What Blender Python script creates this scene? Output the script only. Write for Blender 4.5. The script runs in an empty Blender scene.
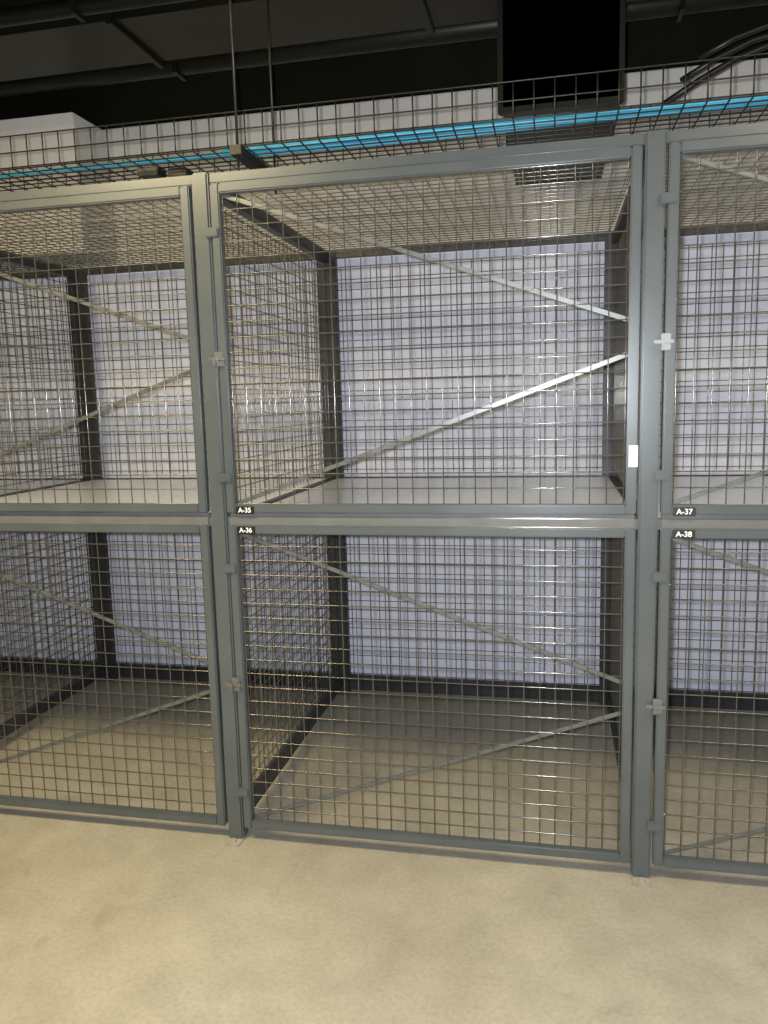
import bpy, bmesh, math, numpy as np, random
from mathutils import Vector, Matrix
random.seed(3)
W,D,H=1.3926,1.476,2.29
COL=bpy.context.collection

# ---------------- materials ----------------
def mat(name,col,rough=.5,metal=0.,var=.0,scale=8.,bump=0.,emit=None,spec=.5):
    m=bpy.data.materials.new(name); m.use_nodes=True
    nt=m.node_tree; b=nt.nodes['Principled BSDF']
    b.inputs['Roughness'].default_value=rough
    b.inputs['Metallic'].default_value=metal
    b.inputs['Specular IOR Level'].default_value=spec
    b.inputs['Base Color'].default_value=(*col,1)
    tc=nt.nodes.new('ShaderNodeTexCoord')
    if var>0 or bump>0:
        n=nt.nodes.new('ShaderNodeTexNoise'); n.inputs['Scale'].default_value=scale; n.inputs['Detail'].default_value=6
        nt.links.new(tc.outputs['Object'],n.inputs['Vector'])
        if var>0:
            r=nt.nodes.new('ShaderNodeValToRGB')
            r.color_ramp.elements[0].position=.3; r.color_ramp.elements[1].position=.7
            r.color_ramp.elements[0].color=(*[c*(1-var) for c in col],1)
            r.color_ramp.elements[1].color=(*[min(1,c*(1+var)) for c in col],1)
            nt.links.new(n.outputs['Fac'],r.inputs['Fac']); nt.links.new(r.outputs['Color'],b.inputs['Base Color'])
        if bump>0:
            bp=nt.nodes.new('ShaderNodeBump'); bp.inputs['Strength'].default_value=bump; bp.inputs['Distance'].default_value=.01
            nt.links.new(n.outputs['Fac'],bp.inputs['Height']); nt.links.new(bp.outputs['Normal'],b.inputs['Normal'])
    if emit:
        b.inputs['Emission Color'].default_value=(*emit[0],1); b.inputs['Emission Strength'].default_value=emit[1]
    return m
M_frame=mat('painted_steel_grey',(.092,.106,.112),.28,.25,.1,5)
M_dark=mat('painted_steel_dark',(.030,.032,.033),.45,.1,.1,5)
M_wire=mat('mesh_wire_grey',(.125,.12,.108),.16,.6)
M_brace=mat('brace_steel',(.14,.15,.145),.36,.45,.1,12)
M_beam=mat('front_beam_grey',(.22,.23,.23),.18,.5,.1,12)
M_galv=mat('galvanised_sheet',(.82,.88,.97),.3,.35,.03,9)
M_hasp=mat('zinc_hasp',(.2,.2,.19),.35,.6,.1,20)
M_foot=mat('foot_plate_dusty',(.30,.28,.24),.6,.1,.2,20)
M_tag=mat('tag_black',(.008,.008,.008),.4)
M_white=mat('label_white',(.75,.75,.72),.5)
M_wall=mat('painted_wall',(.69,.715,.83),.7,0,.02,1.3)
M_farwall=mat('grey_room_wall',(.28,.27,.25),.8,0,.05,1.3)
M_upwall=mat('concrete_beam',(.66,.64,.60),.8,0,.08,2)
M_black=mat('black_painted_deck',(.006,.0065,.003),.7,0,.3,3,.3,spec=.12)
M_pipe=mat('black_painted_pipe',(.006,.0065,.004),.4,0,.2,4,spec=.3)
M_tray=mat('tray_wire_dark',(.025,.025,.022),.35,.4)
M_strut=mat('strut_dark',(.010,.010,.010),.5,.1)
M_blue=mat('cable_blue',(.06,.36,.55),.4,0,.1,30)
M_cblack=mat('cable_black',(.01,.01,.01),.4)
M_fixt=mat('fixture_white',(.7,.7,.68),.4)
M_lens=mat('fixture_lens',(.9,.85,.7),.4,emit=((1,.8,.5),2))

# concrete floor
def floor_mat():
    m=bpy.data.materials.new('concrete_floor'); m.use_nodes=True
    nt=m.node_tree; b=nt.nodes['Principled BSDF']; L=nt.links.new
    tc=nt.nodes.new('ShaderNodeTexCoord')
    def noise(s,d,dist=0):
        n=nt.nodes.new('ShaderNodeTexNoise'); n.inputs['Scale'].default_value=s; n.inputs['Detail'].default_value=d
        n.inputs['Distortion'].default_value=dist; L(tc.outputs['Object'],n.inputs['Vector']); return n
    def ramp(src,p0,p1,c0,c1):
        r=nt.nodes.new('ShaderNodeValToRGB'); r.color_ramp.elements[0].position=p0; r.color_ramp.elements[1].position=p1
        r.color_ramp.elements[0].color=(*c0,1); r.color_ramp.elements[1].color=(*c1,1); L(src.outputs['Fac'],r.inputs['Fac']); return r
    def mul(a,b_):
        mx=nt.nodes.new('ShaderNodeMix'); mx.data_type='RGBA'; mx.blend_type='MULTIPLY'; mx.inputs['Factor'].default_value=1
        L(a,mx.inputs[6]); L(b_,mx.inputs[7]); return mx.outputs[2]
    a=ramp(noise(1.5,9,.8),.35,.68,(.30,.282,.228),(.36,.342,.28))
    c=ramp(noise(7,10,.3),.35,.65,(.88,.88,.87),(1,1,1))
    g=ramp(noise(70,5),.3,.6,(.86,.86,.86),(1,1,1))
    s=ramp(noise(4,12,2.0),.28,.38,(.87,.86,.83),(1,1,1))
    L(mul(mul(mul(a.outputs['Color'],c.outputs['Color']),g.outputs['Color']),s.outputs['Color']),b.inputs['Base Color'])
    b.inputs['Roughness'].default_value=.65; b.inputs['Specular IOR Level'].default_value=.3
    bp=nt.nodes.new('ShaderNodeBump'); bp.inputs['Strength'].default_value=.3; bp.inputs['Distance'].default_value=.003
    f=noise(120,3); L(f.outputs['Fac'],bp.inputs['Height']); L(bp.outputs['Normal'],b.inputs['Normal'])
    return m
M_floor=floor_mat()

# ---------------- geometry helpers ----------------
def link(name,data,mt=None,parent=None,loc=(0,0,0),rot=(0,0,0)):
    o=bpy.data.objects.new(name,data); COL.objects.link(o)
    if mt and data is not None and hasattr(data,'materials') and len(data.materials)==0: data.materials.append(mt)
    o.location=loc; o.rotation_euler=rot
    if parent: o.parent=parent
    return o
def empty(name,loc=(0,0,0)):
    o=bpy.data.objects.new(name,None); COL.objects.link(o); o.location=loc; o.empty_display_size=.1; return o
def boxes(name,lst,bevel=.0):
    """lst: (x0,x1,y0,y1,z0,z1)"""
    bm=bmesh.new()
    for x0,x1,y0,y1,z0,z1 in lst:
        r=bmesh.ops.create_cube(bm,size=1)
        bmesh.ops.scale(bm,vec=(x1-x0,y1-y0,z1-z0),verts=r['verts'])
        bmesh.ops.translate(bm,vec=((x0+x1)/2,(y0+y1)/2,(z0+z1)/2),verts=r['verts'])
    if bevel: bmesh.ops.bevel(bm,geom=bm.edges[:],offset=bevel,segments=2,affect='EDGES',clamp_overlap=True)
    me=bpy.data.meshes.new(name); bm.to_mesh(me); bm.free(); return me
def bar(bm,p,q,w,t):
    """flat bar in XZ plane from p to q (x,y,z) width w, thickness t along y"""
    p=Vector(p);q=Vector(q); d=q-p; L=d.length; ang=math.atan2(d.z,d.x)
    r=bmesh.ops.create_cube(bm,size=1)
    bmesh.ops.scale(bm,vec=(L,t,w),verts=r['verts'])
    bmesh.ops.rotate(bm,cent=(0,0,0),matrix=Matrix.Rotation(-ang,3,'Y'),verts=r['verts'])
    bmesh.ops.translate(bm,vec=(p+q)/2,verts=r['verts'])
def tubes(name,lines,r,n=6):
    V=[];F=[]
    for P in lines:
        P=np.array(P,float); k=len(P); base=len(V)
        T=np.gradient(P,axis=0); T/=np.linalg.norm(T,axis=1)[:,None]
        ax=P[-1]-P[0]; ref=np.array([0,1,0]) if abs(ax[1])<.9*np.linalg.norm(ax) else np.array([1,0,0])
        for i in range(k):
            a=np.cross(T[i],ref); a/=np.linalg.norm(a)+1e-9; b=np.cross(T[i],a)
            for j in range(n):
                th=2*math.pi*j/n; V.append(tuple(P[i]+r*(a*math.cos(th)+b*math.sin(th))))
        for i in range(k-1):
            for j in range(n):
                j2=(j+1)%n
                F.append((base+i*n+j,base+i*n+j2,base+(i+1)*n+j2,base+(i+1)*n+j))
        F.append(tuple(base+j for j in range(n))[::-1]); F.append(tuple(base+(k-1)*n+j for j in range(n)))
    me=bpy.data.meshes.new(name); me.from_pydata(V,[],F); me.polygons.foreach_set('use_smooth',[True]*len(F)); me.update(); return me
def mesh_panel(name,w,h,pitch=.05,r=.0019):
    """welded wire panel, local X 0..w, Z 0..h, normal Y; wires very slightly wavy"""
    lines=[]
    nx=int(w/pitch); nz=int(h/pitch); ox=(w-nx*pitch)/2; oz=(h-nz*pitch)/2
    rr=random.Random(7); am=.00010
    def pos(L,n,o):
        s=[0.]+[o+k*pitch for k in range(0,n+1)]+[L]
        return [v for i,v in enumerate(s) if i==0 or v-s[i-1]>1e-4]
    def wave(s,o,ph): return am*math.cos(math.pi*((s-o)/pitch+ph))
    for i in range(nx+1):
        x=ox+i*pitch; dx=rr.uniform(-.0008,.0008); lines.append([(x+dx,r*.8+wave(z,oz,i),z) for z in pos(h,nz,oz)])
    for j in range(nz+1):
        z=oz+j*pitch; dz=rr.uniform(-.0008,.0008); lines.append([(x,-r*.8+wave(x,ox,j+1),z+dz) for x in pos(w,nx,ox)])
    return tubes(name,lines,r,8)

# ---------------- room ----------------
X0,X1,Y0,Y1,ZC=-4.2,6.0,-5.0,D+.09,3.45
link('floor',boxes('floor',[(X0-.1,X1+.1,Y0-.1,Y1+.1,-.1,0)]),M_floor)
link('wall_back',boxes('wall_back',[(X0-.1,X1+.1,Y1,Y1+.1,0,2.32)]),M_wall)
link('trim_1',boxes('trim_1',[(X0-.1,X1+.1,Y1-.0,Y1+.1,2.32,3.02)]),M_upwall)
link('trim_2',boxes('trim_2',[(X0-.1,X1+.1,Y1-.0,Y1+.1,3.02,ZC)]),M_black)
link('wall_left',boxes('wall_left',[(X0-.1,X0,Y0,Y1,0,ZC)]),M_farwall)
link('wall_right',boxes('wall_right',[(X1,X1+.1,Y0,Y1,0,ZC)]),M_farwall)
link('wall_front',boxes('wall_front',[(X0-.1,X1+.1,Y0-.1,Y0,0,ZC)]),M_farwall)
link('ceiling',boxes('ceiling',[(X0-.1,X1+.1,Y0-.1,Y1+.1,ZC,ZC+.1)]),M_black)
link('concrete_bulkhead',boxes('concrete_bulkhead',[(X0,-1.21,1.24,Y1,2.34,3.0)],.004),M_upwall)

# ---------------- lockers ----------------
DX0,DX1=.036,W-.036       # door extents
UZ0,UZ1,LZ0,LZ1=1.190,2.25,.052,1.148
T=.030
def door_frame(z0,z1):
    return boxes('door_frame',[(DX0,DX0+T,-.018,.012,z0,z1),(DX1-T,DX1,-.018,.012,z0,z1),
        (DX0+T,DX1-T,-.018,.012,z0,z0+T),(DX0+T,DX1-T,-.018,.012,z1-T,z1)],.004)
def braces(z0,z1):
    bm=bmesh.new(); zm=(z0+z1)/2
    bar(bm,(DX0+T,.010,z1-T),(DX1-T,.010,zm+.05),.014,.006)
    bar(bm,(DX1-T,.010,zm-.05),(DX0+T,.010,z0+T),.014,.006)
    bmesh.ops.bevel(bm,geom=bm.edges[:],offset=.0018,segments=2,affect='EDGES')
    me=bpy.data.meshes.new('brace'); bm.to_mesh(me); bm.free(); return me
me_post=boxes('post',[(-.028,.028,-.012,.045,0,H)],.006)
me_foot=boxes('foot',[(-.028,.028,-.055,.0,0,.005),(-.008,.008,-.038,-.022,.005,.014)],.0015)
me_bpost=boxes('bpost',[(-.05,-.004,D-.04,D,0,2.30),(.004,.05,D-.04,D,0,2.30),(-.004,.004,D-.034,D,0,2.29)],.003)
me_dU=door_frame(UZ0,UZ1); me_dL=door_frame(LZ0,LZ1)
me_bU=braces(UZ0,UZ1); me_bL=braces(LZ0,LZ1)
iw=DX1-DX0-2*T+.02
me_mU=mesh_panel('door_mesh_u',iw,UZ1-UZ0-2*T+.02); me_mL=mesh_panel('door_mesh_l',iw,LZ1-LZ0-2*T+.02)
me_sU=mesh_panel('side_mesh_u',D-.06,1.03); me_sL=mesh_panel('side_mesh_l',D-.06,1.04)
me_kU=mesh_panel('back_mesh_u',W-.1,1.03); me_kL=mesh_panel('back_mesh_l',W-.1,1.04)
me_top=mesh_panel('top_mesh',W-.06,D-.06)
me_shelf=boxes('shelf',[(.02,W-.02,.035,D-.03,1.150,1.160)],.002)
me_front=boxes('front_beam',[(.028,W-.028,-.006,.035,1.130,1.186)],.012)
me_head=boxes('header_beam',[(.028,W-.028,.0,.035,2.255,2.287)],.003)
me_rails=boxes('rails',[(-.02,.02,.045,D-.04,2.24,2.285),(-.02,.02,.045,D-.04,1.12,1.165),(-.02,.02,.045,D-.04,.05,.10)],.002)
me_brail=boxes('brails',[(.05,W-.05,D-.03,D,2.26,2.295),(.05,W-.05,D-.03,D,1.12,1.165),(.05,W-.05,D-.03,D,.02,.10)],.002)
hz=[2.10,1.31,1.00,.19]
me_tabs=boxes('tabs',[(.014,.060,-.026,-.010,z-.015,z+.015) for z in hz],.003)
lz=[1.70,.59]
lat=[]
for z in lz:
    lat+=[(.024,.052,-.026,-.016,z-.024,z+.024),(.004,.060,-.032,-.026,z-.005,z+.005),(.024,.031,-.046,-.030,z-.020,z+.005)]
me_lat=boxes('latch',lat,.002)
def bay(i,nums,last=False):
    P=empty('wire_mesh_storage_locker',(i*W,0,0))
    ad=lambda n,me,m,loc=(0,0,0),rot=(0,0,0): link(n,me,m,P,loc,rot)
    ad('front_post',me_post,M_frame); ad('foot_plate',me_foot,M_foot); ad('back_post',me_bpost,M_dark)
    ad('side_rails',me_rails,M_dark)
    if last:
        ad('front_post_end',me_post,M_frame,(W,0,0)); ad('foot_plate_end',me_foot,M_foot,(W,0,0)); ad('back_post_end',me_bpost,M_dark,(W,0,0)); ad('side_rails_end',me_rails,M_dark,(W,0,0))
        ad('side_mesh_upper_end',me_sU,M_wire,(W,.04,1.19),(0,0,math.pi/2)); ad('side_mesh_lower_end',me_sL,M_wire,(W,.04,.09),(0,0,math.pi/2))
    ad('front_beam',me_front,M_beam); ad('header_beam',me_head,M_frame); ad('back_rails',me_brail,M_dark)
    ad('shelf',me_shelf,M_galv)
    ad('door_frame_upper',me_dU,M_frame); ad('door_frame_lower',me_dL,M_frame)
    ad('door_brace_upper',me_bU,M_brace); ad('door_brace_lower',me_bL,M_brace)
    ad('door_mesh_upper',me_mU,M_wire,(DX0+T-.01,-.002,UZ0+T-.01)); ad('door_mesh_lower',me_mL,M_wire,(DX0+T-.01,-.002,LZ0+T-.01))
    ad('side_mesh_upper',me_sU,M_wire,(0,.04,1.19),(0,0,math.pi/2)); ad('side_mesh_lower',me_sL,M_wire,(0,.04,.09),(0,0,math.pi/2))
    ad('back_mesh_upper',me_kU,M_wire,(.05,D-.015,1.19)); ad('back_mesh_lower',me_kL,M_wire,(.05,D-.015,.09))
    ad('top_mesh',me_top,M_wire,(.03,.04,2.27),(-math.pi/2,0,0))
    ad('hinges',me_tabs,M_frame); ad('latches',me_lat,M_hasp)
    for k,(txt,zc) in enumerate(((nums[0],UZ0+.010),(nums[1],LZ1-.016))):
        ad('number_plate_%d'%k,boxes('plate',[(.070,.134,-.0215,-.018,zc-.013,zc+.013)],.0006),M_tag)
        c=bpy.data.curves.new('num','FONT'); c.body=txt; c.size=.023; c.extrude=.0003; c.offset=.0004; c.align_x='CENTER'; c.align_y='CENTER'
        ad('number_text_%d'%k,c,M_white,(.102,-.0222,zc),(math.pi/2,0,0))
    if i==0: ad('inspection_label',boxes('lab',[(DX1-.024,DX1+.002,-.0195,-.018,1.335,1.40)],.0003),M_white)
    return P
bay(-2,('A-31','A-32')); bay(-1,('A-33','A-34')); bay(0,('A-35','A-36')); bay(1,('A-37','A-38')); bay(2,('A-39','A-40'),True)

# ---------------- cable tray ----------------
TX0,TX1,TY0,TY1,TZ0,TZ1=-3.6,5.4,.10,.42,2.39,2.50
P=empty('wire_basket_cable_tray')
ln=[]
for k in range(8): ln.append([(TX0,TY0+k*(TY1-TY0)/7,TZ0),(TX1,TY0+k*(TY1-TY0)/7,TZ0)])
for z in (TZ0+.055,TZ1):
    for y in (TY0,TY1): ln.append([(TX0,y,z),(TX1,y,z)])
x=TX0
while x<TX1:
    ln.append([(x,TY0,TZ1),(x,TY0,TZ0+.055),(x,TY0,TZ0+.002),]); ln.append([(x,TY0,TZ0),(x,TY1,TZ0)]); ln.append([(x,TY1,TZ0),(x,TY1,TZ1)])
    x+=.062
link('basket_wires',tubes('basket',ln,.0025),M_tray,P)
link('splice_clamps',boxes('clamps',[(-.33,-.25,.20,.27,TZ0-.030,TZ0-.003),(-.23,-.16,.24,.32,TZ0-.030,TZ0-.003)],.003),M_strut,P)
st=[];rods=[]
for x in (-2.6,.10,2.72,5.0):
    st.append((x-.02,x+.02,TY0-.04,TY1+.04,TZ0-.035,TZ0-.004))
    for y in (TY0-.02,TY1+.02): rods.append([(x,y,TZ0-.07),(x,y,ZC)])
link('trapeze_struts',boxes('struts',st,.002),M_strut,P)
link('threaded_rods',tubes('rods',rods,.005,8),M_tray,P)
# blue cables bundle
P=empty('blue_data_cables')
for k in range(8):
    y=.19+.012*(k%5)+random.uniform(-.004,.004); z=TZ0+.011+(.011 if k>4 else 0)
    c=[]
    xx=TX0
    ph=random.uniform(0,6)
    while xx<TX1:
        c.append((xx,y+.010*math.sin(xx*1.7+ph),z+.004*abs(math.sin(xx*2.3+ph)))); xx+=.12
    if k>1 : c=[q for q in c if q[0]>.10*k-.5]
    link('cable_%d'%k,tubes('cable',[c],.0055,8),M_blue,P)
# black looping cables upper right
P=empty('black_power_cables')
for k in range(3):
    c=[(1.50+.07*k+t*.12, .75+.05*k, 2.60+.05*k+.18*math.sin(t*.40+k*.25)) for t in range(0,22)]
    link('cable_%d'%k,tubes('bc',[c],.012,8),M_cblack,P)

# ---------------- ceiling services ----------------
link('ventilation_duct',boxes('duct',[(.93,1.33,.50,Y1,2.56,2.98),(.915,1.345,.50,.53,2.545,2.995),(.915,1.345,1.0,1.03,2.545,2.995)],.004),M_pipe)
link('ceiling_duct',boxes('duct2',[(X0,X1,.55,.95,3.05,3.40)]+[(X0+k*1.2,X0+k*1.2+.03,.53,.97,3.03,3.42) for k in range(9)],.004),M_pipe)
P=empty('ceiling_pipes')
for k,(y,z,r) in enumerate(((-.15,3.12,.055),(.15,3.22,.04),(.33,3.00,.03),(1.15,3.12,.05),(-.55,3.3,.04),(.02,3.0,.022))):
    link('pipe_%d'%k,tubes('pipe',[[(X0,y,z),(X1,y,z)]],r,20),M_pipe,P)
    hs=(-2.8,-.6,1.6,3.8)
    link('pipe_hangers_%d'%k,boxes('ph',[(xx,xx+.02,y-r-.006,y+r+.006,z-r-.006,z+r+.006) for xx in hs]+[(xx+.005,xx+.015,y-.005,y+.005,z+r,ZC) for xx in hs],.001),M_pipe,P)
bm_b=[(xx,xx+.12,Y0,Y1,3.40,ZC) for xx in np.arange(X0+.3,X1,.6)]
link('ceiling_joists',boxes('joists',bm_b),M_pipe)

# ---------------- lights ----------------
def area(name,loc,sx,sy,e,col,parent=None):
    l=bpy.data.lights.new(name,'AREA'); l.shape='RECTANGLE'; l.size=sx; l.size_y=sy; l.energy=e; l.color=col
    o=bpy.data.objects.new(name,l); COL.objects.link(o); o.location=loc; 
    if parent: o.parent=parent
    return o
for (x,e,col) in ((-.9,128,(1,.79,.42)),(2.6,62,(1,.87,.66))):
    P=empty('ceiling_light_fixture',(x,-1.5,3.05))
    link('housing',boxes('hs',[(-.6,.6,-.3,.3,.0,.07),(-.5,-.49,-.005,.005,.07,.4),(.49,.5,-.005,.005,.07,.4)],.003),M_fixt,P)
    link('diffuser',boxes('df',[(-.58,.58,-.28,.28,-.012,0)],.002),M_lens,P)
    area('tube_light',(0,0,-.03),1.15,.56,e,col,P)
fl=bpy.data.lights.new('camera_flash','POINT'); fl.energy=290; fl.color=(.92,.95,1); fl.shadow_soft_size=.015
fo=bpy.data.objects.new('camera_flash',fl); COL.objects.link(fo); fo.location=(1.075,-2.49,1.575)

w=bpy.data.worlds.new('world'); bpy.context.scene.world=w; w.use_nodes=True
w.node_tree.nodes['Background'].inputs[0].default_value=(.05,.05,.06,1)
bpy.context.scene.view_settings.view_transform='Standard'

cam=bpy.data.cameras.new('camera'); cam.sensor_fit='VERTICAL'; cam.sensor_height=36; cam.sensor_width=27
cam.lens=789.03/1024*36; cam.clip_start=.02
co=bpy.data.objects.new('camera',cam); COL.objects.link(co)
co.location=(1.1106,-2.4828,1.5515); co.rotation_euler=(1.4306,.0261,.2091)
bpy.context.scene.camera=co
